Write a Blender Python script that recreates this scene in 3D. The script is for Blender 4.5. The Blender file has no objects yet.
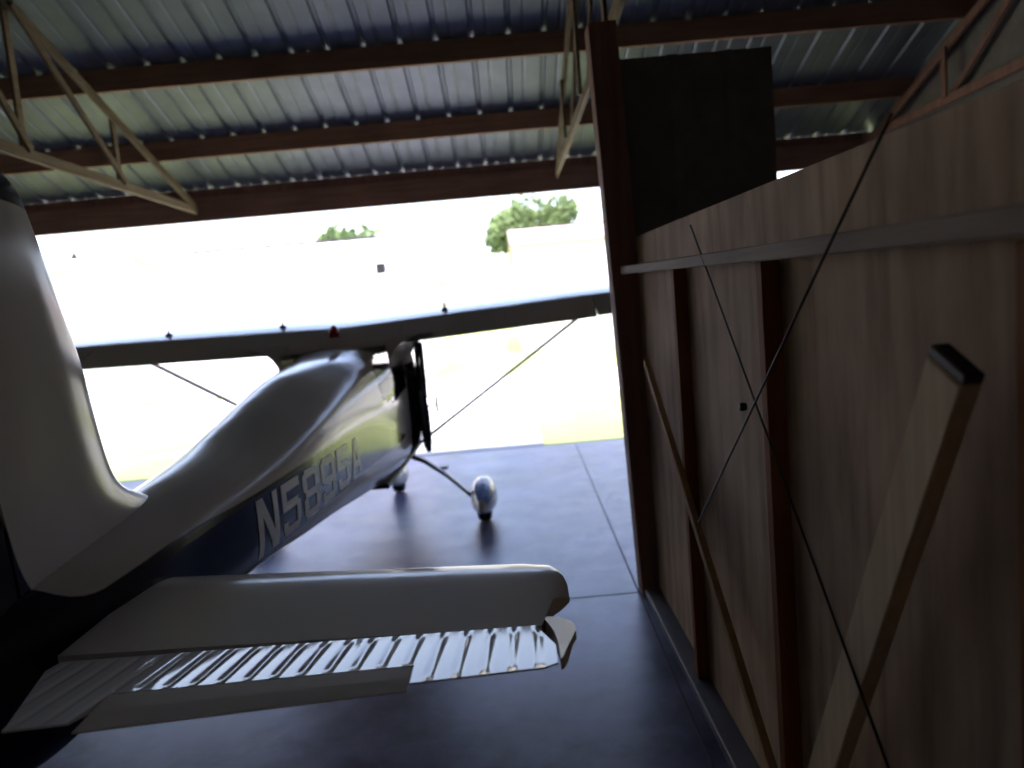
import bpy, bmesh, math, random
from mathutils import Vector, Matrix
random.seed(7)
sc = bpy.context.scene
COL = sc.collection
pi = math.pi

# ------------------------------------------------------------------ materials
MATS = {}
def nmat(name):
    m = bpy.data.materials.new(name); m.use_nodes = True
    nt = m.node_tree
    for n in list(nt.nodes): nt.nodes.remove(n)
    out = nt.nodes.new('ShaderNodeOutputMaterial')
    b = nt.nodes.new('ShaderNodeBsdfPrincipled')
    nt.links.new(b.outputs[0], out.inputs[0])
    MATS[name] = m
    return m, nt, b
def coords(nt, scale=(1,1,1), kind='Object'):
    tc = nt.nodes.new('ShaderNodeTexCoord'); mp = nt.nodes.new('ShaderNodeMapping')
    mp.inputs['Scale'].default_value = scale
    nt.links.new(tc.outputs[kind], mp.inputs[0])
    return mp.outputs[0]
def noise(nt, vec, scale=5, detail=4, rough=.55):
    n = nt.nodes.new('ShaderNodeTexNoise')
    n.inputs['Scale'].default_value = scale; n.inputs['Detail'].default_value = detail
    n.inputs['Roughness'].default_value = rough
    nt.links.new(vec, n.inputs['Vector']); return n.outputs['Fac']
def ramp(nt, fac, stops):
    r = nt.nodes.new('ShaderNodeValToRGB'); e = r.color_ramp.elements
    while len(e) < len(stops): e.new(.5)
    for i, (p, c) in enumerate(stops):
        e[i].position = p; e[i].color = (*c, 1)
    nt.links.new(fac, r.inputs[0]); return r.outputs[0]
def bump(nt, b, fac, strength=.2, dist=.01):
    bp = nt.nodes.new('ShaderNodeBump'); bp.inputs['Strength'].default_value = strength
    bp.inputs['Distance'].default_value = dist
    nt.links.new(fac, bp.inputs['Height']); nt.links.new(bp.outputs[0], b.inputs['Normal'])
def simple(name, col, rough=.5, metal=0, var=.12, scale=6, bmp=0):
    m, nt, b = nmat(name)
    v = coords(nt); f = noise(nt, v, scale)
    lo = tuple(max(0, c*(1-var)) for c in col); hi = tuple(min(1, c*(1+var)) for c in col)
    nt.links.new(ramp(nt, f, [(.3, lo), (.7, hi)]), b.inputs['Base Color'])
    b.inputs['Roughness'].default_value = rough; b.inputs['Metallic'].default_value = metal
    if bmp: bump(nt, b, f, bmp, .01)
    return m
def wood(name, c1, c2, axis='Z', scale=1, rough=.75):
    m, nt, b = nmat(name)
    s = {'X': (1.2, 26, 26), 'Y': (26, 1.2, 26), 'Z': (26, 26, 1.2)}[axis]
    v = coords(nt, tuple(q*scale for q in s)); f = noise(nt, v, 1.0, 5, .6)
    v2 = coords(nt); f2 = noise(nt, v2, 1.7, 3)
    a = ramp(nt, f, [(.3, c1), (.72, c2)])
    d = ramp(nt, f2, [(.3, (.72,.72,.72)), (.7, (1,1,1))])
    mx = nt.nodes.new('ShaderNodeMix'); mx.data_type = 'RGBA'; mx.blend_type = 'MULTIPLY'
    mx.inputs[0].default_value = 1
    nt.links.new(a, mx.inputs[6]); nt.links.new(d, mx.inputs[7])
    nt.links.new(mx.outputs[2], b.inputs['Base Color'])
    b.inputs['Roughness'].default_value = rough; b.inputs['Specular IOR Level'].default_value = .2
    bump(nt, b, f, .15, .004)
    return m

wood('lumber_pale_y', (.17,.125,.075), (.28,.21,.135), 'Y')
wood('lumber_pale_z', (.27,.25,.20), (.42,.38,.31), 'Z')
wood('lumber_brown', (.30,.17,.11), (.48,.29,.20), 'X')
wood('lumber_red', (.20,.065,.015), (.31,.11,.028), 'Z')
wood('lumber_dark', (.24,.12,.09), (.36,.20,.15), 'Z')
wood('lumber_orange', (.36,.22,.10), (.52,.34,.17), 'Z')
wood('lumber_fresh', (.62,.46,.27), (.80,.62,.40), 'Z')
wood('lumber_grey', (.24,.19,.15), (.36,.29,.235), 'Y')
simple('screw_metal', (.6,.6,.58), .35, .9)
simple('wire_steel', (.05,.045,.045), .5, .7)
simple('dark_iron', (.012,.011,.011), .6, .3)

# plywood : vertical grain, knots
m, nt, b = nmat('plywood')
v = coords(nt, (7, 7, .8)); f = noise(nt, v, 1.3, 6, .6)
v2 = coords(nt, (1,1,.6)); f2 = noise(nt, v2, 2.1, 4)
a = ramp(nt, f, [(.28, (.30,.205,.13)), (.5, (.52,.37,.245)), (.75, (.62,.46,.31))])
d = ramp(nt, f2, [(.3, (.6,.58,.55)), (.65, (1,1,1))])
mx = nt.nodes.new('ShaderNodeMix'); mx.data_type='RGBA'; mx.blend_type='MULTIPLY'; mx.inputs[0].default_value = 1
nt.links.new(a, mx.inputs[6]); nt.links.new(d, mx.inputs[7]); nt.links.new(mx.outputs[2], b.inputs['Base Color'])
b.inputs['Roughness'].default_value = .8; b.inputs['Specular IOR Level'].default_value = .2

# concrete slab
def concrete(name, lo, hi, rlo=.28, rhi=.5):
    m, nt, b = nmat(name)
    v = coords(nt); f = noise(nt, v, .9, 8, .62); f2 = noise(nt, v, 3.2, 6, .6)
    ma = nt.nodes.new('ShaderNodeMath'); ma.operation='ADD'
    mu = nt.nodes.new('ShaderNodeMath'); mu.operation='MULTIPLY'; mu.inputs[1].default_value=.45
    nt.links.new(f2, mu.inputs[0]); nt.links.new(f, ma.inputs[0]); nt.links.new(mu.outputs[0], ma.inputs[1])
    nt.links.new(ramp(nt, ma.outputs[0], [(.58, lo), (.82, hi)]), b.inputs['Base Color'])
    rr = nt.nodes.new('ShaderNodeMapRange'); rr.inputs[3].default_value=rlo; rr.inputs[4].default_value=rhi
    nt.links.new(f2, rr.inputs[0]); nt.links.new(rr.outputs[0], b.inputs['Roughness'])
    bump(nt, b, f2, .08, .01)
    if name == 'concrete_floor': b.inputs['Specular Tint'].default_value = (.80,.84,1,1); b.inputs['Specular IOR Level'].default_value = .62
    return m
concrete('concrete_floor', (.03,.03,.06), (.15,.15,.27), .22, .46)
concrete('concrete_apron', (.50,.49,.47), (.66,.65,.62), .6, .8)
concrete('concrete_curb', (.09,.09,.10), (.14,.14,.155), .5, .7)

# galvanised roof sheet
m, nt, b = nmat('roof_sheet')
v = coords(nt); f = noise(nt, v, 3, 4)
nt.links.new(ramp(nt, f, [(.3,(.18,.195,.225)), (.7,(.23,.25,.285))]), b.inputs['Base Color'])
b.inputs['Metallic'].default_value = .55; b.inputs['Roughness'].default_value = .46
simple('siding_dark', (.19,.17,.15), .85, 0).node_tree.nodes['Principled BSDF'].inputs['Specular IOR Level'].default_value = .15
simple('joint_dirt', (.04,.04,.05), .7)
simple('siding_white', (.80,.80,.80), .6, 0, .05)
simple('siding_cream', (.72,.62,.50), .7, 0, .05)
simple('ridge_grey', (.05,.05,.058), .9)
simple('fascia_tan', (.30,.28,.22), .8)
simple('roofing_white', (.74,.74,.76), .5, 0, .05)
simple('roofing_rose', (.62,.48,.46), .6, 0, .05)
simple('wall_board', (.24,.20,.16), .85, 0, .2, 3)
# grass
m, nt, b = nmat('grass')
v = coords(nt); f = noise(nt, v, .5, 6); f2 = noise(nt, v, 9, 5, .7)
ma = nt.nodes.new('ShaderNodeMath'); ma.operation='MULTIPLY_ADD'; ma.inputs[1].default_value=.5
nt.links.new(f2, ma.inputs[0]); nt.links.new(f, ma.inputs[2])
nt.links.new(ramp(nt, ma.outputs[0], [(.5,(.22,.28,.085)), (1.0,(.42,.45,.19))]), b.inputs['Base Color'])
b.inputs['Roughness'].default_value = .9
simple('foliage', (.12,.19,.06), .75, 0, .35, 1.2)
simple('bark', (.12,.09,.07), .9)

# aircraft paint with a painted-on band (signed distance stored on the mesh)
WHITE = (.66,.61,.56); NAVY = (.010,.013,.034)
def paint(name, banded):
    m, nt, b = nmat(name)
    v = coords(nt); f = noise(nt, v, 2.2, 3)
    w = ramp(nt, f, [(.3, tuple(c*.94 for c in WHITE)), (.7, WHITE)])
    if banded:
        at = nt.nodes.new('ShaderNodeAttribute'); at.attribute_name = 'band'
        mr = nt.nodes.new('ShaderNodeMapRange')
        mr.inputs[1].default_value = -.004; mr.inputs[2].default_value = .004
        nt.links.new(at.outputs['Fac'], mr.inputs[0])
        mx = nt.nodes.new('ShaderNodeMix'); mx.data_type='RGBA'
        nt.links.new(mr.outputs[0], mx.inputs[0]); nt.links.new(w, mx.inputs[6])
        mx.inputs[7].default_value = (*NAVY, 1)
        nt.links.new(mx.outputs[2], b.inputs['Base Color'])
    else:
        nt.links.new(w, b.inputs['Base Color'])
    b.inputs['Roughness'].default_value = .16
    b.inputs['IOR'].default_value = 1.5
    # slight oil-canning of thin sheet metal
    f3 = noise(nt, v, 3.0, 2, .4)
    bump(nt, b, f3, .16, .02)
    return m
paint('paint_white', False); paint('paint_banded', True)
m = simple('paint_glossy', (.60,.57,.56), .06, 0, .03); 
simple('paint_navy', NAVY, .18, 0, .1)
simple('paint_cream', (.80,.70,.58), .35, 0, .05)
simple('letter_white', (.85,.82,.77), .3, 0, .04)
simple('tyre', (.012,.012,.012), .75)
simple('steel_leg', (.10,.11,.14), .35, .5)
simple('blue_paint', (.09,.20,.55), .25)
simple('cabin_dark', (.018,.017,.019), .6)
simple('chrome', (.5,.5,.5), .2, 1)
simple('red_lens', (.45,.02,.03), .2)
simple('seat_cloth', (.05,.05,.06), .9)
# glass
m, nt, b = nmat('glass')
tr = nt.nodes.new('ShaderNodeBsdfTransparent'); tr.inputs[0].default_value = (.9,.88,.87,1)
gl = nt.nodes.new('ShaderNodeBsdfGlossy'); gl.inputs['Roughness'].default_value = .03
fr = nt.nodes.new('ShaderNodeFresnel'); fr.inputs[0].default_value = 1.45
ms = nt.nodes.new('ShaderNodeMixShader'); out = [n for n in nt.nodes if n.type=='OUTPUT_MATERIAL'][0]
nt.links.new(fr.outputs[0], ms.inputs[0]); nt.links.new(tr.outputs[0], ms.inputs[1]); nt.links.new(gl.outputs[0], ms.inputs[2])
nt.links.new(ms.outputs[0], out.inputs[0]); nt.nodes.remove(b)

# ------------------------------------------------------------------ helpers
def thing(name, label, cat, loc=(0,0,0), rz=0, group=None):
    o = bpy.data.objects.new(name, None); COL.objects.link(o)
    o.empty_display_size = .2
    o.location = loc; o.rotation_euler = (0,0,rz)
    return tag(o, label, cat, group)
def tag(o, label, cat, group=None):
    o['label'] = label; o['category'] = cat
    if group: o['group'] = group
    return o
def obj(name, bm, mat, parent=None, smooth=False, sharp=None, label=None):
    me = bpy.data.meshes.new(name)
    bmesh.ops.recalc_face_normals(bm, faces=bm.faces)
    bm.to_mesh(me); bm.free()
    for mm in (mat if isinstance(mat, (list, tuple)) else [mat]): me.materials.append(MATS[mm])
    if smooth:
        for p in me.polygons: p.use_smooth = True
        if sharp: me.set_sharp_from_angle(angle=math.radians(sharp))
    o = bpy.data.objects.new(name, me); COL.objects.link(o)
    if parent is not None: o.parent = parent
    if label: o['label'] = label
    return o
def struct(name, bm, mat, **k):
    o = obj(name, bm, mat, **k); o['kind'] = 'structure'; return o
def box(bm, lo, hi, bev=0):
    vs = [bm.verts.new((x,y,z)) for x in (lo[0],hi[0]) for y in (lo[1],hi[1]) for z in (lo[2],hi[2])]
    fs = [bm.faces.new([vs[i] for i in q]) for q in ((0,1,3,2),(4,6,7,5),(0,4,5,1),(2,3,7,6),(0,2,6,4),(1,5,7,3))]
    if bev:
        es = list({e for f in fs for e in f.edges})
        bmesh.ops.bevel(bm, geom=es, offset=bev, segments=1, affect='EDGES', clamp_overlap=True)
def beam(bm, p, q, w, h, side=(1,0,0), bev=.004):
    """bar from p to q: w across along `side`, h in the third direction"""
    p, q = Vector(p), Vector(q); d = (q-p).normalized()
    s = Vector(side); s = (s - d*s.dot(d)).normalized(); u = s.cross(d).normalized()
    vs = []
    for c in (p, q):
        for a, b_ in ((-1,-1),(1,-1),(1,1),(-1,1)):
            vs.append(bm.verts.new(c + s*a*w/2 + u*b_*h/2))
    fs = [bm.faces.new([vs[i] for i in r]) for r in ((3,2,1,0),(4,5,6,7),(0,1,5,4),(1,2,6,5),(2,3,7,6),(3,0,4,7))]
    if bev:
        bmesh.ops.bevel(bm, geom=list({e for f in fs for e in f.edges}), offset=bev, segments=1, affect='EDGES')
def tube(bm, pts, r, n=10, squash=1, cap=True):
    pts = [Vector(p) for p in pts]; rs = r if isinstance(r, (list, tuple)) else [r]*len(pts)
    rings = []
    for i, p in enumerate(pts):
        d = (pts[min(i+1,len(pts)-1)] - pts[max(i-1,0)]).normalized()
        ref = Vector((0,0,1)) if abs(d.z) < .95 else Vector((0,1,0))
        s = d.cross(ref).normalized(); u = s.cross(d)
        rings.append([bm.verts.new(p + s*rs[i]*math.cos(2*pi*k/n) + u*rs[i]*squash*math.sin(2*pi*k/n)) for k in range(n)])
    for a, b_ in zip(rings, rings[1:]):
        for k in range(n): bm.faces.new((a[k], a[(k+1)%n], b_[(k+1)%n], b_[k]))
    if cap: bm.faces.new(rings[0][::-1]); bm.faces.new(rings[-1])
def lathe(bm, prof, center, axis='X', n=28):
    """prof: (along, radius) ; closed at both ends when radius==0"""
    c = Vector(center); rings = []
    for t, r in prof:
        ring = []
        for k in range(n):
            a = 2*pi*k/n; u, w = r*math.cos(a), r*math.sin(a)
            o = {'X': (t,u,w), 'Y': (u,t,w), 'Z': (u,w,t)}[axis]
            ring.append(bm.verts.new(c+Vector(o)))
        rings.append(ring)
    for a, b_ in zip(rings, rings[1:]):
        for k in range(n): bm.faces.new((a[k], a[(k+1)%n], b_[(k+1)%n], b_[k]))
    bm.faces.new(rings[0][::-1]); bm.faces.new(rings[-1])
def interp(tab, x):
    """monotone cubic through tab rows (x, v1, v2..)"""
    if x <= tab[0][0]: return tab[0][1:]
    if x >= tab[-1][0]: return tab[-1][1:]
    for i in range(len(tab)-1):
        if tab[i][0] <= x <= tab[i+1][0]: break
    x0_, x1_ = tab[i][0], tab[i+1][0]; h = x1_-x0_; t = (x-x0_)/h
    out = []
    for k in range(1, len(tab[0])):
        y0_, y1_ = tab[i][k], tab[i+1][k]; d = (y1_-y0_)/h
        dl = (y0_-tab[i-1][k])/(x0_-tab[i-1][0]) if i > 0 else d
        dr = (tab[i+2][k]-y1_)/(tab[i+2][0]-x1_) if i+2 < len(tab) else d
        m0 = 0 if dl*d <= 0 else 2*dl*d/(dl+d); m1 = 0 if dr*d <= 0 else 2*dr*d/(dr+d)
        t2, t3 = t*t, t*t*t
        out.append((2*t3-3*t2+1)*y0_ + (t3-2*t2+t)*h*m0 + (-2*t3+3*t2)*y1_ + (t3-t2)*h*m1)
    return tuple(out)
def sdist(poly, x, y):
    """signed distance, positive inside"""
    best = 1e9; ins = False; n = len(poly)
    for i in range(n):
        ax, ay = poly[i]; bx, by = poly[(i+1)%n]
        dx, dy = bx-ax, by-ay; L = dx*dx+dy*dy
        t = max(0, min(1, ((x-ax)*dx+(y-ay)*dy)/L)) if L else 0
        best = min(best, math.hypot(x-ax-t*dx, y-ay-t*dy))
        if (ay > y) != (by > y) and x < (bx-ax)*(y-ay)/(by-ay)+ax: ins = not ins
    return best if ins else -best
def rough_poly(pts, it=2):
    """Chaikin corner rounding"""
    for _ in range(it):
        q = []
        for i in range(len(pts)):
            a, b_ = pts[i], pts[(i+1)%len(pts)]
            q += [(.75*a[0]+.25*b_[0], .75*a[1]+.25*b_[1]), (.25*a[0]+.75*b_[0], .25*a[1]+.75*b_[1])]
        pts = q
    return pts

# ------------------------------------------------------------------ camera
FPX, HOR, ROLL, CH = 697.75, 312.45, -.0864, 2.265
pit = -math.atan((384-HOR)/FPX)
F = Vector((0, math.cos(pit), math.sin(pit))); R = Vector((1,0,0)); D = -Vector((0, -math.sin(pit), math.cos(pit)))
cr, sr = math.cos(ROLL), math.sin(ROLL)
IX = R*cr - D*sr; IY = R*sr + D*cr
cam = bpy.data.cameras.new('camera'); co = bpy.data.objects.new('camera', cam); COL.objects.link(co)
M = Matrix((IX, -IY, -F)).transposed().to_4x4(); M.translation = Vector((0,0,CH))
co.matrix_world = M
cam.sensor_width = 36; cam.sensor_fit = 'HORIZONTAL'; cam.lens = FPX*36/1024
cam.dof.use_dof = True; cam.dof.focus_distance = 2.7; cam.dof.aperture_fstop = 1.3
cam.clip_start = .05; cam.clip_end = 500
sc.camera = co

# ------------------------------------------------------------------ hangar shell
HY = 11.4                       # inner face of the door header
RS = .38                        # roof slope
def roof_z(y): return 4.66 + RS*(HY-y) if y > 3 else 4.66 + RS*(HY-3) - RS*(3-y)
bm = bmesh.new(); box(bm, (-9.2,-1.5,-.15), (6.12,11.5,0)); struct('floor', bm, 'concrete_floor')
# saw-cut joint in the slab: a thin groove filled with dark dirt
def flat(bm, p, q, w):
    p, q = Vector((*p,0)), Vector((*q,0)); d = (q-p).normalized(); n = Vector((-d.y,d.x,0))*w/2
    lo = [p-n,p+n,q+n,q-n]; a = [bm.verts.new(v_) for v_ in lo]; b_ = [bm.verts.new(v_+Vector((0,0,.0015))) for v_ in lo]
    bm.faces.new(a[::-1]); bm.faces.new(b_)
    for i in range(4): bm.faces.new((a[i],a[(i+1)%4],b_[(i+1)%4],b_[i]))
bm = bmesh.new(); flat(bm, (.97,11.48), (.80,2.6), .014); struct('trim_3', bm, 'joint_dirt')
bm = bmesh.new(); flat(bm, (-4.9,5.235), (.85,5.275), .014); struct('trim_4', bm, 'joint_dirt')
bm = bmesh.new(); box(bm, (-4.2,11.505,-.15), (.45,11.75,-.012)); struct('trim_1', bm, 'concrete_curb')

# roof sheet with trapezoid ribs running up the slope
bm = bmesh.new()
pitch = .44; xs = []
x = -9.4
while x < 6.1:
    xs += [(x,0),(x+.02,.032),(x+.055,.032),(x+.075,0),(x+.2,0),(x+.215,.008),(x+.235,.008),(x+.25,0)]; x += pitch
rows = [11.74, 3.0, -1.7]
prev = None
for y in rows:
    rz_ = roof_z(y)
    cur = [bm.verts.new((x, y, rz_+dz)) for x, dz in xs]
    if prev:
        for i in range(len(cur)-1): bm.faces.new((prev[i], prev[i+1], cur[i+1], cur[i]))
    prev = cur
ro = struct('ceiling', bm, 'roof_sheet')
so = ro.modifiers.new('thickness', 'SOLIDIFY'); so.thickness = .003; so.offset = 1

# walls
def panel(bm, x0_, x1_, y0_, y1_, z0_, z1_): box(bm, (x0_,y0_,z0_), (x1_,y1_,z1_))
def corr(bm, p0, p1, z0_, z1_, n_out, pitch=.23, dep=.02, th=.02):
    """corrugated sheet standing between p0 and p1 (ground points)"""
    p0, p1 = Vector((*p0,0)), Vector((*p1,0)); L = (p1-p0).length; d = (p1-p0)/L
    o = Vector((n_out[0], n_out[1], 0)); prof = []
    t = 0
    while t < L:
        prof += [(t,0),(min(L,t+.03),dep),(min(L,t+.07),dep),(min(L,t+.10),0)]; t += pitch
    prof.append((L,0))
    f1, f2, b1, b2 = [], [], [], []
    for t, e in prof:
        q = p0+d*t+o*e
        f1.append(bm.verts.new((q.x,q.y,z0_))); f2.append(bm.verts.new((q.x,q.y,z1_)))
        q = p0+d*t-o*th
        b1.append(bm.verts.new((q.x,q.y,z0_))); b2.append(bm.verts.new((q.x,q.y,z1_)))
    n = len(prof)
    for i in range(n-1):
        if prof[i+1][0]-prof[i][0] < 1e-6: continue
        bm.faces.new((f1[i],f1[i+1],f2[i+1],f2[i])); bm.faces.new((b1[i+1],b1[i],b2[i],b2[i+1]))
        bm.faces.new((f2[i],f2[i+1],b2[i+1],b2[i])); bm.faces.new((f1[i+1],f1[i],b1[i],b1[i+1]))
    bm.faces.new((f1[0],f2[0],b2[0],b1[0])); bm.faces.new((f1[-1],b1[-1],b2[-1],f2[-1]))

# plywood partition of the tail bay (right side), top edge slightly sloping
bm = bmesh.new()
vs = [bm.verts.new(p) for p in ((1.0,-1.4,.06),(1.0,5.2,.06),(1.0,5.2,2.735),(1.0,-1.4,2.53),
                                 (1.02,-1.4,.06),(1.02,5.2,.06),(1.02,5.2,2.735),(1.02,-1.4,2.53))]
for q in ((0,1,2,3),(7,6,5,4),(0,4,5,1),(1,5,6,2),(2,6,7,3),(3,7,4,0)): bm.faces.new([vs[i] for i in q])
struct('wall_right', bm, 'plywood')
bm = bmesh.new(); box(bm, (.885,-1.4,0), (1.05,5.19,.06), .008); struct('trim_2', bm, 'concrete_curb')
bm = bmesh.new(); box(bm, (-4.97,-1.4,0), (-4.93,5.25,2.9)); struct('wall_left', bm, 'plywood')
bm = bmesh.new(); box(bm, (-9.2,-1.6,0), (6.12,-1.5,6.1)); struct('wall_back', bm, 'wall_board')
bm = bmesh.new(); corr(bm, (-9.15,5.3), (-4.95,5.3), 0, 4.2, (0,1)); struct('wall_wing_bay', bm, 'siding_dark')
def gable(x0_, x1_):
    bm = bmesh.new()
    A = [(y, z) for y, z in ((-1.5,0),(11.38,0),(11.38,roof_z(11.38)-.02),(3,roof_z(3)-.02),(-1.5,roof_z(-1.5)-.02))]
    a = [bm.verts.new((x0_,y,z)) for y, z in A]; b_ = [bm.verts.new((x1_,y,z)) for y, z in A]
    bm.faces.new(a); bm.faces.new(b_[::-1])
    for i in range(5): bm.faces.new((a[i],a[(i+1)%5],b_[(i+1)%5],b_[i]))
    return bm
struct('wall_outer_left', gable(-9.18,-9.12), 'siding_dark')
struct('wall_outer_right', gable(6.05,6.11), 'siding_dark')

# unseen leaves added at both ends of the wide opening to cut daylight indoors
for x0_, x1_, zt_, lb in ((-9.05,-7.95,4.12,'added dark leaf blocking light at the far left end of the opening'),(2.5,6.02,3.97,'added dark leaf blocking light at the right end of the opening, behind the post')):
    bm = bmesh.new(); corr(bm, (x0_,HY+.14), (x1_,HY+.14), 0.0, zt_, (0,-1)); tag(obj('light_block_leaf', bm, 'siding_dark'), lb, 'door')
# the dark steel sheet standing behind the plywood, right of the post
bm = bmesh.new(); corr(bm, (.93,5.43), (2.15,5.43), 0, 4.07, (0,-1), .42, .018, .02)
tag(obj('siding_panel', bm, 'siding_dark'), 'tall dark ribbed metal siding panel rising behind the plywood, right of the post', 'panel')
# big post at the corner of the tail bay
bm = bmesh.new(); beam(bm, (.972,5.305,0), (.862,5.305,4.27), .205, .2, (1,0,0), .006)
tag(obj('timber_post', bm, 'lumber_dark'), 'dark square timber post at the end of the plywood wall', 'post')
# header over the door opening: deep lower board, eave board above it
bm = bmesh.new(); box(bm, (-9.1,HY,4.13), (6.04,HY+.09,4.50), .006)
tag(obj('door_header', bm, 'lumber_brown'), 'deep brown timber header beam across the top of the hangar door opening', 'beam')
bm = bmesh.new(); box(bm, (-9.1,HY+.02,4.505), (6.04,HY+.07,roof_z(HY+.07)-.004), .004)
tag(obj('eave_purlin', bm, 'lumber_dark'), 'dark thin board under the roof edge, on top of the header', 'beam')
for (y, nm) in ((8.87, 'dark brown roof purlin nearest the camera, topmost in the photo'), (10.25, 'brown roof purlin between the topmost purlin and the door header')):
    zt = roof_z(y)-.012
    bm = bmesh.new(); box(bm, (-9.1,y-.03,zt-.265), (6.04,y+.03,zt), .004)
    tag(obj('roof_purlin', bm, 'lumber_brown'), nm, 'beam', 'roof purlins')

# trusses
def truss(x, label, zb, mat='lumber_pale_y'):
    t = thing('roof_truss', label, 'truss', (x, HY-.02, 4.3), 0, 'roof trusses')
    off = Vector((x, HY-.02, 4.3))
    def part(name, p, q, w, h, mt):
        bm = bmesh.new(); beam(bm, Vector(p)-off, Vector(q)-off, w, h); obj(name, bm, mat, t)
    zc = lambda y: roof_z(y)-.335
    part('bottom_chord', (x,HY-.03,zb), (x,.5,zb), .05, .12, 'lumber_pale_y')
    part('top_chord', (x,HY-.06,zc(HY-.06)), (x,3.2,zc(3.2)), .045, .11, 'lumber_pale_y')
    for i, y in enumerate((9.25, 7.45, 5.65, 3.85)):
        part('web', (x-.042,y,zb+.02), (x-.042,y,zc(y)), .035, .09, 'lumber_pale_y')
    for y in (7.45, 5.65, 3.85):
        part('web', (x+.042,y,zc(y)-.03), (x+.042,y+1.78,zb+.04), .035, .09, 'lumber_pale_y')
truss(-4.76, 'pale timber roof truss at upper left with zigzag webs', 4.30)
truss(1.0, 'pale timber roof truss whose bottom chord rests on the dark post', 4.40)
truss(5.90, 'dim timber roof truss at upper right over the plywood wall', 4.5, 'lumber_dark')

# studs, rail, braces and wires on the plywood wall
ztop = lambda y: 2.262 + .042*y     # underside of the rail
for y, hw, lb in ((3.87,.06,'reddish wall stud on the plywood, nearest the dark post'), (2.56,.055,'reddish wall stud on the plywood where the two wires cross'), (1.25,.05,'brown wall stud at the right end of the plywood')):
    bm = bmesh.new(); box(bm, (.928,y-hw/2,.062), (.998,y+hw/2,ztop(y)-.0), .003)
    tag(obj('wall_stud', bm, 'lumber_red'), lb, 'stud', 'studs on the plywood wall')
bm = bmesh.new(); beam(bm, (.884,5.185,2.50), (.910,-1.0,2.262), .035, .054)
tag(obj('wall_rail', bm, 'lumber_grey'), 'long weathered grey rail running along the plywood wall', 'rail')
r = thing('diagonal_brace', 'wide pale 2x4 brace leaning with its black top end at right of the plywood wall', 'brace', (.87,2.0,.4))
o_ = Vector((.87,2.0,.4))
p, q = Vector((.906,1.42,2.07)), Vector((.906,2.44,.06))
bm = bmesh.new(); beam(bm, p-o_, q-o_, .045, .125); obj('board', bm, 'lumber_fresh', r)
bm = bmesh.new(); d_ = (p-q).normalized(); beam(bm, p+d_*.002-o_, p+d_*.028-o_, .042, .127); obj('end_block', bm, 'dark_iron', r, label='black end block')  # short black block across the top end of the brace
bm = bmesh.new(); beam(bm, (.908,4.66,1.86), (.908,2.5,.26), .035, .055)
tag(obj('diagonal_brace', bm, 'lumber_orange'), 'narrow slanting brace falling from the dark post down the plywood wall', 'brace')
def wire(name, a, b_, lb):
    bm = bmesh.new(); a, b_ = Vector(a), Vector(b_)
    tube(bm, [a, a.lerp(b_,.5), b_], .0042, 8)
    w_ = obj(name, bm, 'wire_steel', smooth=True)
    return tag(w_, lb, 'wire', 'cross wires')
wire('brace_wire', (.878,3.25,2.59), (.878,1.60,.95), 'thin dark wire sloping from behind the post down to the pale brace')
wire('brace_wire', (.867,1.55,2.62), (.867,3.38,1.15), 'thin dark wire rising to upper right across the plywood')
# wire eye where they cross
bm = bmesh.new(); lathe(bm, [(-.012,.004),(-.012,.014),(0,.017),(.012,.014),(.012,.004)], (.8725,2.64,1.83), 'X', 14)

tag(obj('wire_clamp', bm, 'dark_iron', smooth=True), 'small dark clamp where the two wall wires cross', 'clamp')

# ------------------------------------------------------------------ aircraft
X0, Y0, YAW = -1.6104, 10.0966, -.0203
S0 = 2.5                                # station of the main wheels = origin of the aircraft
air = thing('light_aircraft', 'white and navy high-wing light aircraft parked in the hangar, tail to the camera', 'aircraft',
            (X0 + S0*math.sin(YAW), Y0 - S0*math.cos(YAW), 0), YAW)
def P(s, a, z): return Vector((a, S0-s, z))

FUS = [ # s, bottom, top, half width, z of max width, upper exponent, lower exponent
 (0.40, .98,1.40,.22,1.19,2.4,2.4),(0.55,.84,1.53,.40,1.2,2.8,2.8),(0.9,.74,1.60,.47,1.2,3.0,3.0),(1.30,.70,1.65,.52,1.2,3.2,3.4),(1.66,.69,1.72,.545,1.24,3.2,3.8),
 (2.05,.70,2.16,.555,1.40,4.0,4.2),(2.6,.71,2.15,.56,1.45,4.2,4.6),(3.0,.715,2.12,.558,1.47,3.8,5.0),(3.3,.725,2.06,.553,1.47,3.2,5.0),(3.7,.75,2.02,.535,1.46,2.6,5.0),(4.1,.79,2.00,.505,1.45,2.35,5.0),
 (4.7,.845,1.94,.455,1.44,2.2,5.0),(5.2,.89,1.845,.42,1.43,2.1,5.0),(5.65,.92,1.745,.385,1.41,2.1,5.0),(6.2,.955,1.64,.34,1.39,2.1,4.6),(6.8,.96,1.575,.29,1.36,2.1,4.0),
 (7.4,.90,1.51,.23,1.33,2.1,3.2),(7.8,.85,1.46,.15,1.28,2.1,2.6),(8.02,.90,1.40,.06,1.22,2.0,2.0)]
BAND = rough_poly([(2.9,1.10),(3.4,1.20),(3.9,1.36),(4.6,1.455),(5.5,1.445),(6.4,1.415),(7.1,1.42),(7.45,1.39),(7.66,1.37),(7.78,1.46),(7.83,1.75),
        (7.88,2.3),(7.93,3.1),(9.2,3.1),(9.2,.5),(7.7,.5),(7.2,.92),(6.9,.99),(6.4,1.03),(5.4,1.07),(4.4,1.105),(3.5,1.105)], 2)
def fsec(s): return interp(FUS, s)
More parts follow.
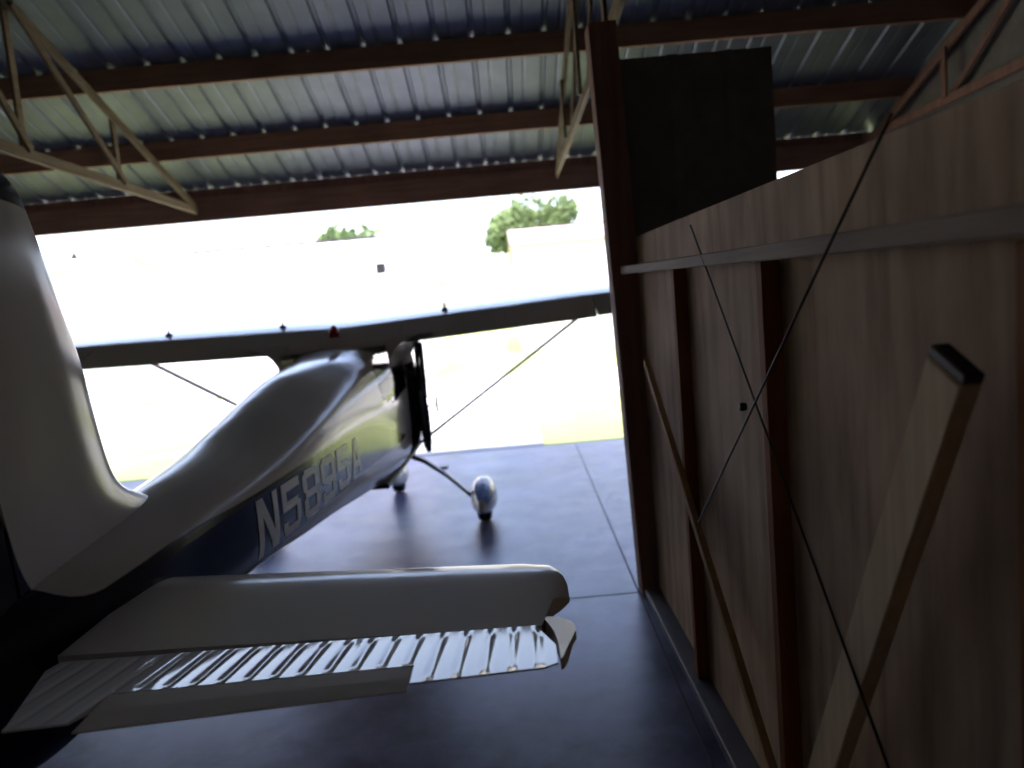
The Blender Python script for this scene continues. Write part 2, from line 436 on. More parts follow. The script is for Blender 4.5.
def fus_pt(s, ang):
    b_, t, hw, zm, n, nb = fsec(s); c_, q_ = math.cos(ang), math.sin(ang)
    e = 2/(n if q_ >= 0 else nb)
    a = hw*math.copysign(abs(c_)**e, c_)
    z = zm + (t-zm)*abs(q_)**e if q_ >= 0 else zm - (zm-b_)*abs(q_)**e
    return a, z
def side_a(s, z):
    b_, t, hw, zm, n, nb = fsec(s)
    if z >= zm: return hw*max(0, 1-min(1, (z-zm)/(t-zm))**n)**(1/n)
    return hw*max(0, 1-min(1, (zm-z)/(zm-b_))**nb)**(1/nb)
DOORW = rough_poly([(2.02,1.50),(2.66,1.50),(2.66,1.98),(2.10,1.98)],1)
REARW = rough_poly([(2.80,1.50),(3.45,1.52),(3.98,1.60),(3.60,1.97),(2.80,1.98)],1)
DOOR = [(1.92,.80),(2.72,.80),(2.74,2.05),(2.02,2.05)]
SCREEN = [(1.66,1.66),(1.94,1.60),(2.06,2.16),(1.98,2.4),(1.6,2.4)]
st = [.40+.05*i for i in range(0,24)] + [1.6+.02*i for i in range(0,125)] + [4.1+.04*i for i in range(0,99)]
st = sorted({round(s,3) for s in st if s <= 8.02})
NR = 112
rings = []
for s in st:
    rings.append([fus_pt(s, 2*pi*(k+.5)/NR) for k in range(NR)])
bm = bmesh.new(); lay = bm.verts.layers.float.new('band')
vr = []
for s, rg in zip(st, rings):
    row = []
    for a, z in rg:
        v_ = bm.verts.new(P(s,a,z)); v_[lay] = sdist(BAND, s, z); row.append(v_)
    vr.append(row)
glass_q = {'windshield': [], 'side_window': [], 'side_window_l': [], 'rear_window': [], 'rear_window_l': []}
for i in range(len(st)-1):
    sm = (st[i]+st[i+1])/2
    for k in range(NR):
        k2 = (k+1)%NR
        am = (rings[i][k][0]+rings[i+1][k2][0])/2; zm_ = (rings[i][k][1]+rings[i+1][k2][1])/2
        quad = (vr[i][k], vr[i][k2], vr[i+1][k2], vr[i+1][k])
        key = None
        if 1.6 < sm < 4.1 and zm_ > 1.4:
            if abs(am) > .36:
                if sdist(REARW, sm, zm_) > 0: key = 'rear_window' if am > 0 else 'rear_window_l'
                elif sdist(DOORW, sm, zm_) > 0: key = 'side_window' if am > 0 else 'side_window_l'
            if key is None and sdist(SCREEN, sm, zm_) > 0 and zm_ > 1.66 + (sm-1.66)*.05 and (abs(am) < .50): key = 'windshield'
            if key is None and am > 0.3 and sdist(DOOR, sm, zm_) > 0: continue
        elif am > .3 and sdist(DOOR, sm, zm_) > 0: continue      # open door hole
        if key: glass_q[key].append([v_.co.copy() for v_ in quad])
        else: bm.faces.new(quad)
bm.faces.new(vr[0][::-1]); bm.faces.new(vr[-1])
bmesh.ops.delete(bm, geom=[v_ for v_ in bm.verts if not v_.link_faces], context='VERTS')
fus = obj('fuselage', bm, 'paint_banded', air, smooth=True, sharp=50)
for key, qs in glass_q.items():
    if not qs or key == 'side_window': continue
    bm = bmesh.new()
    for q in qs: bm.faces.new([bm.verts.new(c) for c in q])
    bmesh.ops.remove_doubles(bm, verts=bm.verts, dist=1e-5)
    obj(key.replace('_l',''), bm, 'glass', air, smooth=True)
# cabin floor, panel and seats seen through the windows
bm = bmesh.new(); box(bm, (-.5, S0-3.9, .78), (.5, S0-1.7, .82)); obj('cabin_floor', bm, 'cabin_dark', air)
bm = bmesh.new(); box(bm, (-.48, S0-1.76, .95), (.48, S0-1.70, 1.62), .02); obj('instrument_panel', bm, 'cabin_dark', air)
for s, a in ((2.55,-.25),(2.55,.25)):
    bm = bmesh.new(); box(bm, (a-.2, S0-s-.05, .84), (a+.2, S0-s+.42, 1.08), .04); box(bm, (a-.19, S0-s-.16, 1.0), (a+.19, S0-s-.05, 1.50), .04)
    obj('seat', bm, 'seat_cloth', air)

# the open right door, hinged at its front edge
th = math.radians(13)
hs, ha = 1.93, .562
def DP(u, v_, z):   # u aft along the door, v_ outwards
    return P(hs + u*math.cos(th) - v_*math.sin(th)*-1*0 - v_*math.sin(th), ha + u*math.sin(th) + v_*math.cos(th), z)
def door_slab(bm, poly, t0, t1):
    n = len(poly); A = [bm.verts.new(DP(u, t0, z)) for u, z in poly]; B = [bm.verts.new(DP(u, t1, z)) for u, z in poly]
    bm.faces.new(A[::-1]); bm.faces.new(B)
    for i in range(n): bm.faces.new((A[i],A[(i+1)%n],B[(i+1)%n],B[i]))
bm = bmesh.new()
door_slab(bm, rough_poly([(0,.82),(.80,.82),(.82,1.46),(.0,1.46)],1), -.03, .02)
door_slab(bm, [(0.02,1.44),(.08,1.44),(.12,2.02),(.06,2.02)], -.025, .018)
door_slab(bm, [(.74,1.44),(.82,1.44),(.82,2.02),(.75,2.02)], -.025, .018)
door_slab(bm, [(.07,1.96),(.82,1.96),(.82,2.03),(.07,2.03)], -.025, .018)
door = obj('cabin_door', bm, 'cabin_dark', air, label='open dark cabin door')
bm = bmesh.new(); door_slab(bm, [(.08,1.46),(.74,1.46),(.75,1.96),(.12,1.96)], -.004, .002); obj('door_window', bm, 'glass', door)
bm = bmesh.new()
tube(bm, [DP(.70,.02,1.34), DP(.72,.11,1.35), DP(.73,.12,1.35)], .010, 8); tube(bm, [DP(.74,.115,1.27), DP(.72,.115,1.44)], .014, 8)
obj('door_handle', bm, 'chrome', door, smooth=True, label='upright door handle')

# registration letters laid on the fuselage side
SEG = {
 'N': [((0,0),(.24,0),(.24,1),(0,1)), ((.76,0),(1,0),(1,1),(.76,1)), ((.02,1),(.30,1),(.98,0),(.70,0))],
 '5': [((0,.82),(1,.82),(1,1),(0,1)), ((0,.52),(.24,.52),(.24,.86),(0,.86)), ((0,.48),(.8,.48),(.92,.64),(0,.64)), ((.76,.1),(1,.18),(1,.52),(.76,.62)), ((.12,0),(.86,0),(.98,.17),(0,.17)), ((0,.14),(.24,.14),(.24,.28),(0,.28))],
 '8': [((.12,.83),(.88,.83),(.86,1),(.14,1)), ((.12,0),(.88,0),(.88,.17),(.12,.17)), ((.1,.42),(.9,.42),(.9,.58),(.1,.58)), ((0,.1),(.24,.02),(.24,.46),(0,.42)), ((.76,.02),(1,.1),(1,.42),(.76,.46)), ((0,.58),(.24,.54),(.24,.98),(0,.9)), ((.76,.54),(1,.58),(1,.9),(.76,.98))],
 '9': [((.12,.83),(.88,.83),(.86,1),(.14,1)), ((.1,0),(.88,0),(.88,.17),(0,.17)), ((.1,.40),(.9,.40),(.9,.56),(.1,.56)), ((0,.5),(.24,.42),(.24,.98),(0,.9)), ((.76,.02),(1,.1),(1,.9),(.76,.98)), ((0,.12),(.24,.12),(.24,.27),(0,.27))],
 'A': [((0,0),(.24,0),(.60,1),(.38,1)), ((.76,0),(1,0),(.62,1),(.40,1)), ((.2,.26),(.8,.26),(.74,.42),(.26,.42))],
}
TXT = 'N5895A'
sL, sR = 6.44, 4.62
cw = (sL-sR)/(len(TXT)+ .22*(len(TXT)-1))
for i, ch in enumerate(TXT):
    bm = bmesh.new()
    u0 = sL - i*cw*1.22
    for quad in SEG[ch]:
        N_ = 7; g = []
        for iy in range(N_+1):
            row = []
            for ix in range(N_+1):
                u, v_ = ix/N_, iy/N_
                (x0_,y0_),(x1_,y1_),(x2_,y2_),(x3_,y3_) = quad
                x_ = (x0_*(1-u)+x1_*u)*(1-v_) + (x3_*(1-u)+x2_*u)*v_
                y_ = (y0_*(1-u)+y1_*u)*(1-v_) + (y3_*(1-u)+y2_*u)*v_
                s = u0 - x_*cw
                f_ = (6.44-s)/1.82
                z = (1.055+.055*f_) + y_*(.325-.03*f_)
                row.append(bm.verts.new(P(s, side_a(s,z)+.004, z)))
            g.append(row)
        for iy in range(N_):
            for ix in range(N_): bm.faces.new((g[iy][ix],g[iy][ix+1],g[iy+1][ix+1],g[iy+1][ix]))
    obj('registration_letter', bm, 'letter_white', air, smooth=True, label='white registration character ' + ch)

# --- wing
def naca(x, t): return 5*t*(.2969*math.sqrt(x)-.126*x-.3516*x*x+.2843*x**3-.1036*x**4)
def camber(x): return .02/.16*(.8*x-x*x) if x < .4 else .02/.36*(.2+.8*x-x*x)
def wing_geo(a):
    aa = abs(a); k = max(0, (aa-2.55)/2.95)
    le = 1.69 + .12*k; ch = 1.65 - .53*k
    zl = 2.215 + .031*aa + .016*a; zt = 2.135 + .031*aa + .016*a
    zt = zl + (zt-zl)*(ch/1.65)
    return le, ch, zl, zt, .150 - .03*k
def wpt(a, x, up):
    le, ch, zl, zt, t = wing_geo(a)
    z = zl + (zt-zl)*x + ch*(camber(x) + (1 if up else -1)*naca(x, t))
    return le + ch*x, z
CUT = .71
def wing_loop(a, x0_=0, x1_=CUT, n=26):
    up = [x0_ + (x1_-x0_)*(.5-.5*math.cos(pi*i/n)) if x0_ == 0 else x0_+(x1_-x0_)*i/n for i in range(n+1)]
    loop = [wpt(a, x, True) for x in up] + [wpt(a, x, False) for x in reversed(up)]
    if x0_ == 0: loop = loop[:-1]
    return loop
def loft(bm, loops, tf=lambda s,a,z:(s,a,z), cap=True):
    prev = None; first = None
    for a, lp in loops:
        cur = [bm.verts.new(P(*tf(s, a, z))) for s, z in lp]
        if prev:
            n = len(cur)
            for i in range(n): bm.faces.new((prev[i], prev[(i+1)%n], cur[(i+1)%n], cur[i]))
        else: first = cur
        prev = cur
    if cap: bm.faces.new(first[::-1]); bm.faces.new(prev)
aa = [-5.55,-5.5,-5.3,-4.6,-3.8,-3.0,-2.55,-1.8,-1.2,-.62,0,.62,1.2,1.8,2.55,3.0,3.8,4.6,5.3,5.5,5.55]
bm = bmesh.new()
loops = []
for a in aa:
    lp = wing_loop(a)
    if abs(a) > 5.52:
        cz = sum(z for s, z in lp)/len(lp); lp = [(s, cz+(z-cz)*.45) for s, z in lp]
    loops.append((a, lp))
loft(bm, loops); wing = obj('wing', bm, 'paint_white', air, smooth=True, sharp=35)
def hinge_part(name, a0, a1, ang, drop=0):
    le, ch, zl, zt, t = wing_geo((a0+a1)/2)
    loops = []
    n = 6
    for i in range(n+1):
        a = a0+(a1-a0)*i/n
        hs_, hz = wpt(a, CUT+.012, False)
        lp = []
        for s, z in wing_loop(a, CUT+.012, .998, 10):
            ds, dz = s-hs_, z-hz
            lp.append((hs_+ds*math.cos(ang)+dz*math.sin(ang), hz+dz*math.cos(ang)-ds*math.sin(ang)))
        loops.append((a, lp))
    bm = bmesh.new(); loft(bm, loops); return obj(name, bm, 'paint_white', wing, smooth=True, sharp=35)
hinge_part('flap', .62, 2.55, math.radians(13)); hinge_part('flap', -2.55, -.62, math.radians(13))
hinge_part('aileron', 2.56, 5.35, math.radians(12)); hinge_part('aileron', -5.35, -2.56, math.radians(12))
# cabin roof closing piece between the flaps
hinge_part('center_section', -.615, .615, math.radians(13))
# fillet fairings where wing meets cabin
for sg in (1,-1):
    bm = bmesh.new(); rows_ = []
    for i in range(9):
        s = 2.2 + (3.42-2.2)*i/8; row = []
        for j in range(7):
            t = j/6*pi/2
            row.append(bm.verts.new(P(s, sg*(.53 + .42*(1-math.cos(t))), 1.80 + .04*i/8 + .30*math.sin(t)**.9)))
        row.append(bm.verts.new(P(s, sg*.50, 2.12)))
        rows_.append(row)
    for r0, r1 in zip(rows_, rows_[1:]):
        for j in range(8): bm.faces.new((r0[j], r0[(j+1)%8], r1[(j+1)%8], r1[j]))
    bm.faces.new(rows_[0][::-1]); bm.faces.new(rows_[-1])
    obj('wing_root_fairing', bm, 'paint_white', air, smooth=True, sharp=40)
# struts
for sg in (1,-1):
    bm = bmesh.new(); le, ch, zl, zt, t = wing_geo(sg*2.6)
    a_, b_ = P(2.10, sg*.54, .86), P(2.16, sg*2.60, wpt(sg*2.6, .28, False)[1]+.01)
    d = (b_-a_).normalized(); u = Vector((0,1,0)); w_ = d.cross(u).normalized()
    rg = []
    for c_ in (a_, b_):
        rg.append([bm.verts.new(c_ + u*.055*math.cos(2*pi*k/14) + w_*.019*math.sin(2*pi*k/14)) for k in range(14)])
    for k in range(14): bm.faces.new((rg[0][k],rg[0][(k+1)%14],rg[1][(k+1)%14],rg[1][k]))
    bm.faces.new(rg[0][::-1]); bm.faces.new(rg[1])
    obj('wing_strut', bm, 'paint_white', air, smooth=True, sharp=60)
# beacon, aerials, fuel caps on top of the wing
bm = bmesh.new(); lathe(bm, [(-.02,.05),(0,.05),(.05,.046),(.085,.03),(.10,.005)], P(3.22,-.02,wpt(-.02,.92,True)[1]+.015), 'Z', 18)
obj('beacon', bm, 'red_lens', wing, smooth=True, label='red beacon')
for s, a in ((2.62,-1.95),(2.62,-.72),(2.62,1.02)):
    z = wpt(a, (s-1.69)/1.65, True)[1]
    bm = bmesh.new(); lathe(bm, [(-.01,.04),(.015,.035),(.03,.012),(.075,.008),(.08,.002)], P(s,a,z), 'Z', 12); obj('fuel_vent', bm, 'steel_leg', wing, smooth=True)

# --- fin and rudder
FLE = [(1.30,6.70),(1.50,6.80),(1.58,6.92),(1.63,7.03),(1.68,7.10),(1.76,7.145),(1.87,7.175),(2.0,7.20),(2.2,7.235),(2.4,7.295),(2.6,7.36),(2.78,7.42),(2.87,7.465),(2.92,7.52),(2.945,7.60)]
def hinge_s(z): return 7.80 + .055*(z-1.3)
bm = bmesh.new(); lay = bm.verts.layers.float.new('band')
zs = [1.30+.03*i for i in range(0,54)] + [2.91,2.925,2.94]
zs = [z for z in zs if z <= 2.9] + [2.91,2.925,2.94]
NU = 36; lft, rgt = [], []
for z in zs:
    le = interp(FLE, z)[0]; h = hinge_s(z); tmax = .062 - .018*(z-1.3)/1.65
    if z > 2.85: tmax *= max(.15, 1-((z-2.85)/.095)**2)
    for side, store in ((1,rgt),(-1,lft)):
        row = []
        for i in range(NU+1):
            u = (i/NU)**1.6
            s = le + (h-le)*u
            t = tmax*min(1, math.sqrt(min(1, u/.38)*(2-min(1,u/.38)))) if u < .38 else tmax*(1-.12*(u-.38)/.62)
            v_ = bm.verts.new(P(s, side*t, z)); cap_ = z-2.80-.5*(s-7.5)*.15
            v_[lay] = max(sdist(BAND, s, z), cap_); row.append(v_)
        store.append(row)
for rows_, fl in ((rgt,False),(lft,True)):
    for r0, r1 in zip(rows_, rows_[1:]):
        for i in range(NU): bm.faces.new((r0[i],r0[i+1],r1[i+1],r1[i]))
for r0, r1, l0, l1 in zip(rgt, rgt[1:], lft, lft[1:]): bm.faces.new((r0[NU],l0[NU],l1[NU],r1[NU]))
for i in range(NU): bm.faces.new((rgt[-1][i],rgt[-1][i+1],lft[-1][i+1],lft[-1][i]))
bmesh.ops.remove_doubles(bm, verts=bm.verts, dist=1e-5)
obj('vertical_fin', bm, 'paint_banded', air, smooth=True, sharp=50)
bm = bmesh.new(); rows_ = []
for z in [.87+.05*i for i in range(42)]:
    h = hinge_s(z)+.012; te = 8.42 - .13*(z-1.12)/1.8
    if z > 2.8: te -= (z-2.8)*.6
    if z < 1.0: te -= (1.0-z)*.9
    rows_.append([bm.verts.new(P(s, t, z)) for s, t in ((h,.05),((h*2+te)/3,.045),(te,.004),(te,-.004),((h*2+te)/3,-.045),(h,-.05))])
for r0, r1 in zip(rows_, rows_[1:]):
    for i in range(6): bm.faces.new((r0[i],r0[(i+1)%6],r1[(i+1)%6],r1[i]))
bm.faces.new(rows_[0][::-1]); bm.faces.new(rows_[-1])
obj('rudder', bm, 'paint_navy', air, smooth=True, sharp=40)

# --- horizontal tail
ZS = 1.232
def stab(sg):
    loops = []
    A = [.20,.5,.9,1.3,1.6,1.74,1.80,1.845,1.875,1.895,1.905]
    for a in A:
        le = 7.15 + .16*(a-.25)/1.5
        te = 7.88+.02*a
        if a > 1.74: k = (a-1.74)/.165; le += .20*(1-math.sqrt(max(0,1-k*k)))
        if a > 1.80: te = 7.76 - (a-1.80)*.9
        t = .060 - .008*a
        if a > 1.84: t *= max(.25, 1-((a-1.84)/.065)**2*.75)
        lp = []
        n = 16
        X = [.5-.5*math.cos(pi*i/n) for i in range(n+1)]
        for x in X: lp.append((le+(te-le)*x, ZS + t*(min(1, math.sqrt(min(1,x/.3)*(2-min(1,x/.3)))) if x < .3 else 1-.35*(x-.3)/.7)))
        for x in reversed(X[1:]): lp.append((le+(te-le)*x, ZS - t*(min(1, math.sqrt(min(1,x/.3)*(2-min(1,x/.3)))) if x < .3 else 1-.35*(x-.3)/.7)))
        loops.append((sg*a, lp))
    bm = bmesh.new(); loft(bm, loops); obj('horizontal_stabilizer', bm, 'paint_white', air, smooth=True, sharp=40)
stab(1); stab(-1)
# elevators: bead-stiffened glossy skin, trailing edge a little up
ELH, ELUP = 7.925, .060
def elev_te(a): return 8.40 - .105*(a-.55)
def elevator(sg):
    bm = bmesh.new(); step = .0075; beadp = .0755
    a = .24; cols = []
    NV = 16
    while a <= 1.838:
        ph = ((a-.24)/beadp) % 1
        g = math.exp(-((ph-.5)/.13)**2)*.0045
        te = elev_te(a) if a > .42 else 8.0+(a-.24)/.18*.405; s_in = ELH + max(0, a-1.78)*3.2
        if a > 1.80: te -= (a-1.80)*.6
        if .58 < a < 1.435: te = 8.225 - .04*(a-.5)/.93
        top, bot = [], []
        for j in range(NV+1):
            v_ = j/NV; s = s_in + (te-s_in)*v_
            q = (s-ELH)/.5
            zt = ZS+.036 + ELUP*q
            fade = min(1, v_/.12, (1-v_)/.08) if 0 < v_ < 1 else 0
            th_ = .062*(1-v_)+.006
            top.append(bm.verts.new(P(s, sg*a, zt-g*max(0,fade)))); bot.append(bm.verts.new(P(s, sg*a, zt-th_)))
        cols.append((top, bot)); a += step
    for (t0,b0),(t1,b1) in zip(cols, cols[1:]):
        for j in range(NV):
            bm.faces.new((t0[j],t1[j],t1[j+1],t0[j+1])); bm.faces.new((b0[j+1],b1[j+1],b1[j],b0[j]))
        bm.faces.new((t0[NV],t1[NV],b1[NV],b0[NV])); bm.faces.new((t0[0],b0[0],b1[0],t1[0]))
    for t_, b_ in (cols[0], cols[-1]):
        for j in range(NV): bm.faces.new((t_[j],t_[j+1],b_[j+1],b_[j]))
    e = obj('elevator', bm, 'paint_glossy', air, smooth=True, sharp=50)
    # cream balance tip at the outboard end
    bm = bmesh.new()
    pl = [(7.837,1.802),(7.86,1.86),(7.893,1.894),(7.93,1.905),(7.98,1.905),(8.06,1.885),(8.14,1.868),(8.20,1.855),(8.22,1.846),(8.10,1.846),(8.0,1.838),(7.93,1.825)]
    T, B = [], []
    for s, a in pl:
        q = (s-ELH)/.5; zt = ZS+.036+ELUP*q; k = .5 if a > 1.87 else 1
        T.append(bm.verts.new(P(s, sg*a, zt-.012*(1-k)))); B.append(bm.verts.new(P(s, sg*a, zt-.066*max(.1,1-max(0,q))*k-.006)))
    bm.faces.new(T); bm.faces.new(B[::-1]); n = len(T)
    for i in range(n): bm.faces.new((T[i],T[(i+1)%n],B[(i+1)%n],B[i]))
    obj('balance_tip', bm, 'paint_cream', e, label='cream elevator tip cap')
    if sg > 0:
        bm = bmesh.new(); g0 = []
        for i in range(13):
            a = .585 + (1.43-.585)*i/12
            h = 8.232 - .04*(a-.5)/.93; te = elev_te(a)
            q = (h-ELH)/.5; zt = ZS+.036+ELUP*q
            zte = zt - .006
            g0.append([bm.verts.new(P(*c)) for c in ((h,sg*a,zt-.001),((h+te)/2,sg*a,(zt+zte)/2+.002),(te,sg*a,zte),(te,sg*a,zte-.005),(h,sg*a,zt-.022))])
        for r0, r1 in zip(g0, g0[1:]):
            for j in range(5): bm.faces.new((r0[j],r0[(j+1)%5],r1[(j+1)%5],r1[j]))
        bm.faces.new(g0[0][::-1]); bm.faces.new(g0[-1])
        obj('trim_tab', bm, 'paint_white', e, label='plain grey-white trim tab')
elevator(1); elevator(-1)

# --- undercarriage
def wheel_set(s, a, R_, pw, ph, pl_, nm):
    bm = bmesh.new(); w = .075
    lathe(bm, [(-w,R_*.55),(-w,R_*.8),(-w*.75,R_*.96),(0,R_),(w*.75,R_*.96),(w,R_*.8),(w,R_*.55)], P(s,a,R_), 'X', 30)
    ty = obj('tire', bm, 'tyre', air, smooth=True)
    bm = bmesh.new(); n = 20; rows_ = []
    for i in range(17):
        u = i/16; x = -pl_*.42 + pl_*u
        k = math.sin(pi*min(1, u**.62))**.75 if 0 < u < 1 else 0.02
        k = max(k, .02)
        zc = R_*1.22 + .04*(u-.4)
        row = []
        for j in range(n):
            t = 2*pi*j/n; cc, ss = math.cos(t), math.sin(t)
            z = zc + ph/2*k*(ss if ss > 0 else ss*.72)
            row.append(bm.verts.new(P(s+x, a+pw/2*k*math.copysign(abs(cc)**.85, cc), z)))
        rows_.append(row)
    for r0, r1 in zip(rows_, rows_[1:]):
        for j in range(n): bm.faces.new((r0[j],r0[(j+1)%n],r1[(j+1)%n],r1[j]))
    bm.faces.new(rows_[0][::-1]); bm.faces.new(rows_[-1])
    fa = obj('wheel_fairing', bm, 'paint_white', air, smooth=True, label='white %s wheel fairing' % nm)
    # blue patch painted along the tail of the fairing
    bm = bmesh.new(); rr = []
    for i in range(9, 15):
        u = i/16; x = -pl_*.42 + pl_*u; k = max(math.sin(pi*u**.62)**.75, .02); zc = R_*1.22+.04*(u-.4)
        row = []
        for j in range(9):
            t = -pi*.30 + pi*.72*j/8 - .0; t = pi/2 - pi*.42 + pi*.62*j/8
            cc, ss = math.cos(t), math.sin(t)
            row.append(bm.verts.new(P(s+x, a+(pw/2*k+.003)*math.copysign(abs(cc)**.85, cc), zc+(ph/2*k+.003)*(ss if ss>0 else ss*.72))))
        rr.append(row)
    for r0, r1 in zip(rr, rr[1:]):
        for j in range(8): bm.faces.new((r0[j],r0[j+1],r1[j+1],r1[j]))
    obj('blue_flash', bm, 'blue_paint', fa, smooth=True)
for sg in (1,-1):
    wheel_set(2.5, sg*1.24, .20, .30, .46, .95, 'main')
    bm = bmesh.new(); prev = None
    path = [(2.40,.40,.80,.075,.018),(2.41,.62,.70,.07,.016),(2.44,.85,.53,.06,.014),(2.47,1.02,.37,.05,.013),(2.49,1.12,.27,.045,.013),(2.5,1.19,.21,.03,.012)]
    rg = [[bm.verts.new(P(s+cs*hw, sg*a+0, z)+Vector((sg*ct*th_*.6,0,ct*th_))) for cs, ct in ((-1,0),(-.7,1),(.7,1),(1,0),(.7,-1),(-.7,-1))] for s,a,z,hw,th_ in path]
    for r0, r1 in zip(rg, rg[1:]):
        for j in range(6): bm.faces.new((r0[j],r0[(j+1)%6],r1[(j+1)%6],r1[j]))
    bm.faces.new(rg[0][::-1]); bm.faces.new(rg[-1])
    obj('main_gear_leg', bm, 'steel_leg', air, smooth=True, sharp=60)
    bm = bmesh.new(); box(bm, tuple(P(2.32,sg*.80-.05,.57)), tuple(P(2.20,sg*.80+.05,.60)))
    obj('boarding_step', bm, 'steel_leg', air)
wheel_set(.88, 0, .17, .24, .38, .75, 'nose')
bm = bmesh.new(); tube(bm, [P(.95,0,.95), P(.90,0,.45)], .035, 12); obj('nose_strut', bm, 'steel_leg', air, smooth=True)
# propeller and spinner
bm = bmesh.new(); lathe(bm, [(-.02,.14),(.0,.15),(.10,.135),(.2,.09),(.27,.03),(.28,.002)], P(.36,0,1.2), 'Y', 24); obj('spinner', bm, 'paint_white', air, smooth=True)
bm = bmesh.new(); rg = []
for i in range(-9,10):
    r_ = i/9*.95; w_ = .06*(1-.35*abs(i/9)); tw = math.radians(60-42*abs(i/9))*(1 if i >= 0 else -1)
    rg.append([bm.verts.new(P(.30, 0, 1.2)+Vector((math.cos(tw)*w_*c_ - 0, math.sin(tw)*w_*c_ + e_, r_))) for c_, e_ in ((-1,0),(0,.012),(1,0),(0,-.012))])
for r0, r1 in zip(rg, rg[1:]):
    for j in range(4): bm.faces.new((r0[j],r0[(j+1)%4],r1[(j+1)%4],r1[j]))
bm.faces.new(rg[0][::-1]); bm.faces.new(rg[-1]); obj('propeller', bm, 'steel_leg', air)

# ------------------------------------------------------------------ outdoors
bm = bmesh.new(); box(bm, (-160,11.505,-.4), (160,220,-.06)); g = obj('grass_field', bm, 'grass'); g['kind'] = 'stuff'; tag(g, 'sunlit grass field outside the hangar door', 'grass')
bm = bmesh.new(); box(bm, (-4.2,11.76,-.06), (.45,18.5,-.02)); struct('trim_5', bm, 'concrete_apron')
bm = bmesh.new(); box(bm, (-120,18.5,-.06), (120,25.5,-.03)); struct('trim_6', bm, 'concrete_apron')

def hangar(name, label, x0_, x1_, y0_, y1_, eave, ridge, wall='siding_white', roof='roofing_white', over=.4, doors=3):
    t = thing(name, label, 'building', ((x0_+x1_)/2, y0_, -.06), 0)
    off = Vector(((x0_+x1_)/2, y0_, -.06))
    ym = (y0_+y1_)/2
    bm = bmesh.new()
    A = [(x0_,y0_,-.06),(x0_,y0_,eave),(x0_,ym,ridge-.05),(x0_,y1_,eave),(x0_,y1_,-.06)]
    B = [(x1_,)+p[1:] for p in A]
    a = [bm.verts.new(Vector(p)-off) for p in A]; b_ = [bm.verts.new(Vector(p)-off) for p in B]
    bm.faces.new(a); bm.faces.new(b_[::-1])
    for i in range(5): bm.faces.new((a[i],b_[i],b_[(i+1)%5],a[(i+1)%5]))
    obj('walls', bm, wall, t)
    bm = bmesh.new()
    sl = (ridge-eave)/(ym-y0_)
    pr_ = [(y0_-over,eave-over*sl+.02),(ym,ridge+.02),(y1_+over,eave-over*sl+.02)]
    vs = []
    for x_ in (x0_-over, x1_+over):
        vs.append([bm.verts.new(Vector((x_,y_,z_))-off) for y_, z_ in pr_] + [bm.verts.new(Vector((x_,y_,z_+.14))-off) for y_, z_ in reversed(pr_)])
    p_, q_ = vs
    bm.faces.new(p_); bm.faces.new(q_[::-1])
    for i in range(6): bm.faces.new((p_[i],q_[i],q_[(i+1)%6],p_[(i+1)%6]))
    obj('roof', bm, roof, t)
    w = (x1_-x0_)/doors
    for i in range(doors):
        bm = bmesh.new(); box(bm, Vector((x0_+i*w+.25,y0_-.06,-.04))-off, Vector((x0_+(i+1)*w-.25,y0_-.005,eave-.6))-off)
        obj('door', bm, wall, t)
    bm = bmesh.new(); box(bm, Vector((x0_-over,ym-.12,ridge+.10))-off, Vector((x1_+over,ym+.12,ridge+.24))-off); obj('ridge_cap', bm, 'ridge_grey', t)
    bm = bmesh.new(); box(bm, Vector((x0_-over,y0_-over-.05,eave-over*sl-.06))-off, Vector((x1_+over,y0_-over-.003,eave-over*sl+.10))-off); obj('fascia', bm, 'fascia_tan', t)
    return t, off
t, off = hangar('hangar_building', 'long low white hangar across the taxiway with a dark roof vent', -13.6, -3.2, 26.5, 35, 3.95, 5.80, 'siding_white', 'roofing_white')
bm = bmesh.new(); box(bm, Vector((-4.72,26.5,4.0))-off, Vector((-4.38,26.9,4.52))-off, .02); obj('roof_vent', bm, 'dark_iron', t, label='dark roof vent')
hangar('hangar_building', 'tall white hangar with a rose roof edge, beyond the door at right', .9, 30, 40, 56, 6.0, 7.6, 'siding_white', 'roofing_rose', .3, 4)
t, off = hangar('hangar_building', 'distant white hangar at far left behind the fin', -60, -25.5, 42, 56, 7.0, 8.3, 'siding_white', 'roofing_white', .3, 4)
bm = bmesh.new(); lathe(bm, [(0,.22),(.3,.2),(.5,.10),(.85,.03)], Vector((-29.3,49,8.35))-off, 'Z', 10); obj('roof_vent', bm, 'dark_iron', t, label='dark spike-shaped vent')
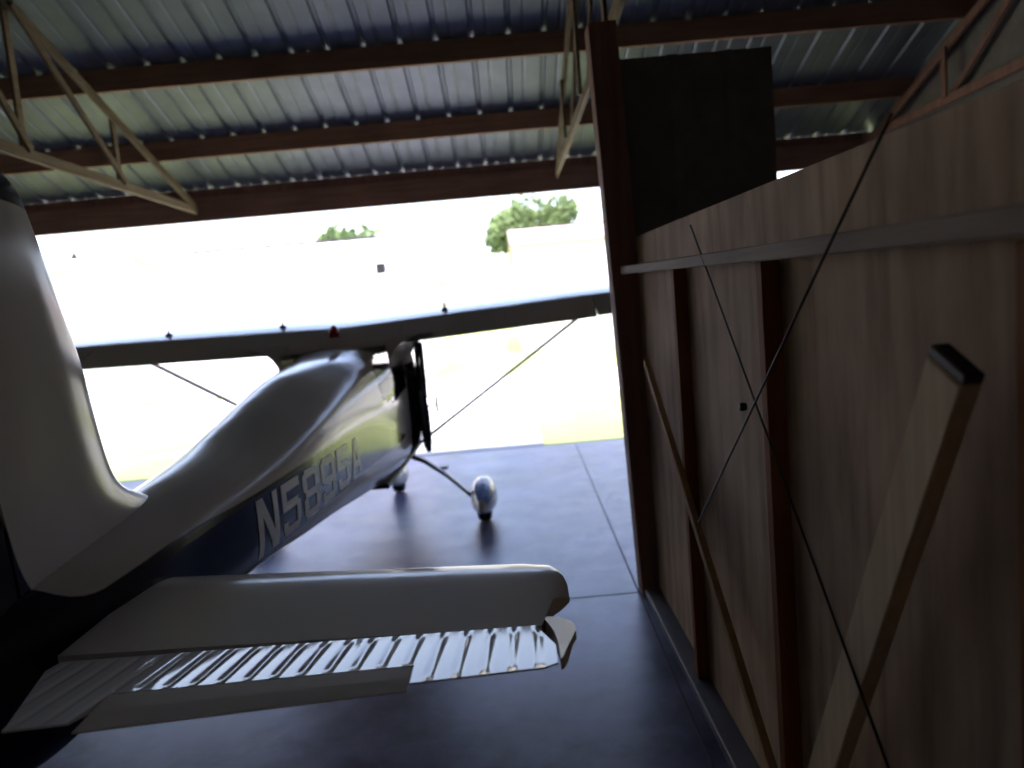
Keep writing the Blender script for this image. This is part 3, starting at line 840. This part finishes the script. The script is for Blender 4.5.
def tree(label, x, y, h, rx, nleaf):
    t = thing('tree', label, 'tree', (x,y,-.06), 0, 'trees beyond the hangars')
    bm = bmesh.new(); tube(bm, [(0,0,.03),(0,0,h*.35),(-.1,0,h*.7)], [.35,.25,.1], 9); obj('trunk', bm, 'bark', t, smooth=True)
    bm = bmesh.new()
    blobs = [(random.uniform(-.6,.6)*rx, random.uniform(-.5,.5)*rx, h*random.uniform(.68,.84), rx*random.uniform(.30,.42)) for _ in range(8)] + [(0,0,h*.82,h*.18)]
    for _ in range(nleaf):
        bx,by,bz,br = random.choice(blobs)
        d = Vector((random.gauss(0,1),random.gauss(0,1),random.gauss(0,.8))).normalized()*br*random.uniform(.6,1.02)
        c_ = Vector((bx,by,bz))+d
        u = Vector((random.gauss(0,1),random.gauss(0,1),random.gauss(0,1))).normalized(); w_ = u.orthogonal().normalized()
        s_ = random.uniform(.18,.38)
        bm.faces.new([bm.verts.new(c_+u*s_*p+w_*s_*.55*q) for p, q in ((-1,0),(0,-1),(1,0),(0,1))])
    obj('crown', bm, 'foliage', t)
tree('bushy green tree behind the rose-roofed hangar', 2.7, 62, 12.6, 4.6, 5000)
tree('low green tree behind the white hangar with the dark vent', -8.9, 40, 8.0, 3.6, 2600)

# ------------------------------------------------------------------ light
w = bpy.data.worlds.new('World'); sc.world = w; w.use_nodes = True
nt = w.node_tree; bg = nt.nodes['Background']
sky = nt.nodes.new('ShaderNodeTexSky'); sky.sky_type = 'NISHITA'; sky.sun_disc = False
sky.sun_elevation = math.radians(62); sky.sun_rotation = math.radians(200); sky.air_density = 1.3; sky.dust_density = 3.0; sky.altitude = 50
tint = nt.nodes.new('ShaderNodeMix'); tint.data_type='RGBA'; tint.blend_type='MULTIPLY'; tint.inputs[0].default_value=1
tint.inputs[7].default_value = (1.10,.98,1.06,1)
nt.links.new(sky.outputs[0], tint.inputs[6]); nt.links.new(tint.outputs[2], bg.inputs[0]); bg.inputs[1].default_value = .9
sun = bpy.data.lights.new('sun', 'SUN'); sun.energy = 9; sun.angle = math.radians(.6); sun.color = (1,.95,.87)
so_ = bpy.data.objects.new('sun', sun); COL.objects.link(so_)
d = Vector((-.10, .05, -1)).normalized()
so_.rotation_euler = d.to_track_quat('-Z','Y').to_euler(); so_.location = (-5,-10,30)

sc.view_settings.view_transform = 'Standard'; sc.view_settings.look = 'None'
sc.view_settings.exposure = -0.12; sc.view_settings.gamma = 1; sc.view_settings.use_curve_mapping = False
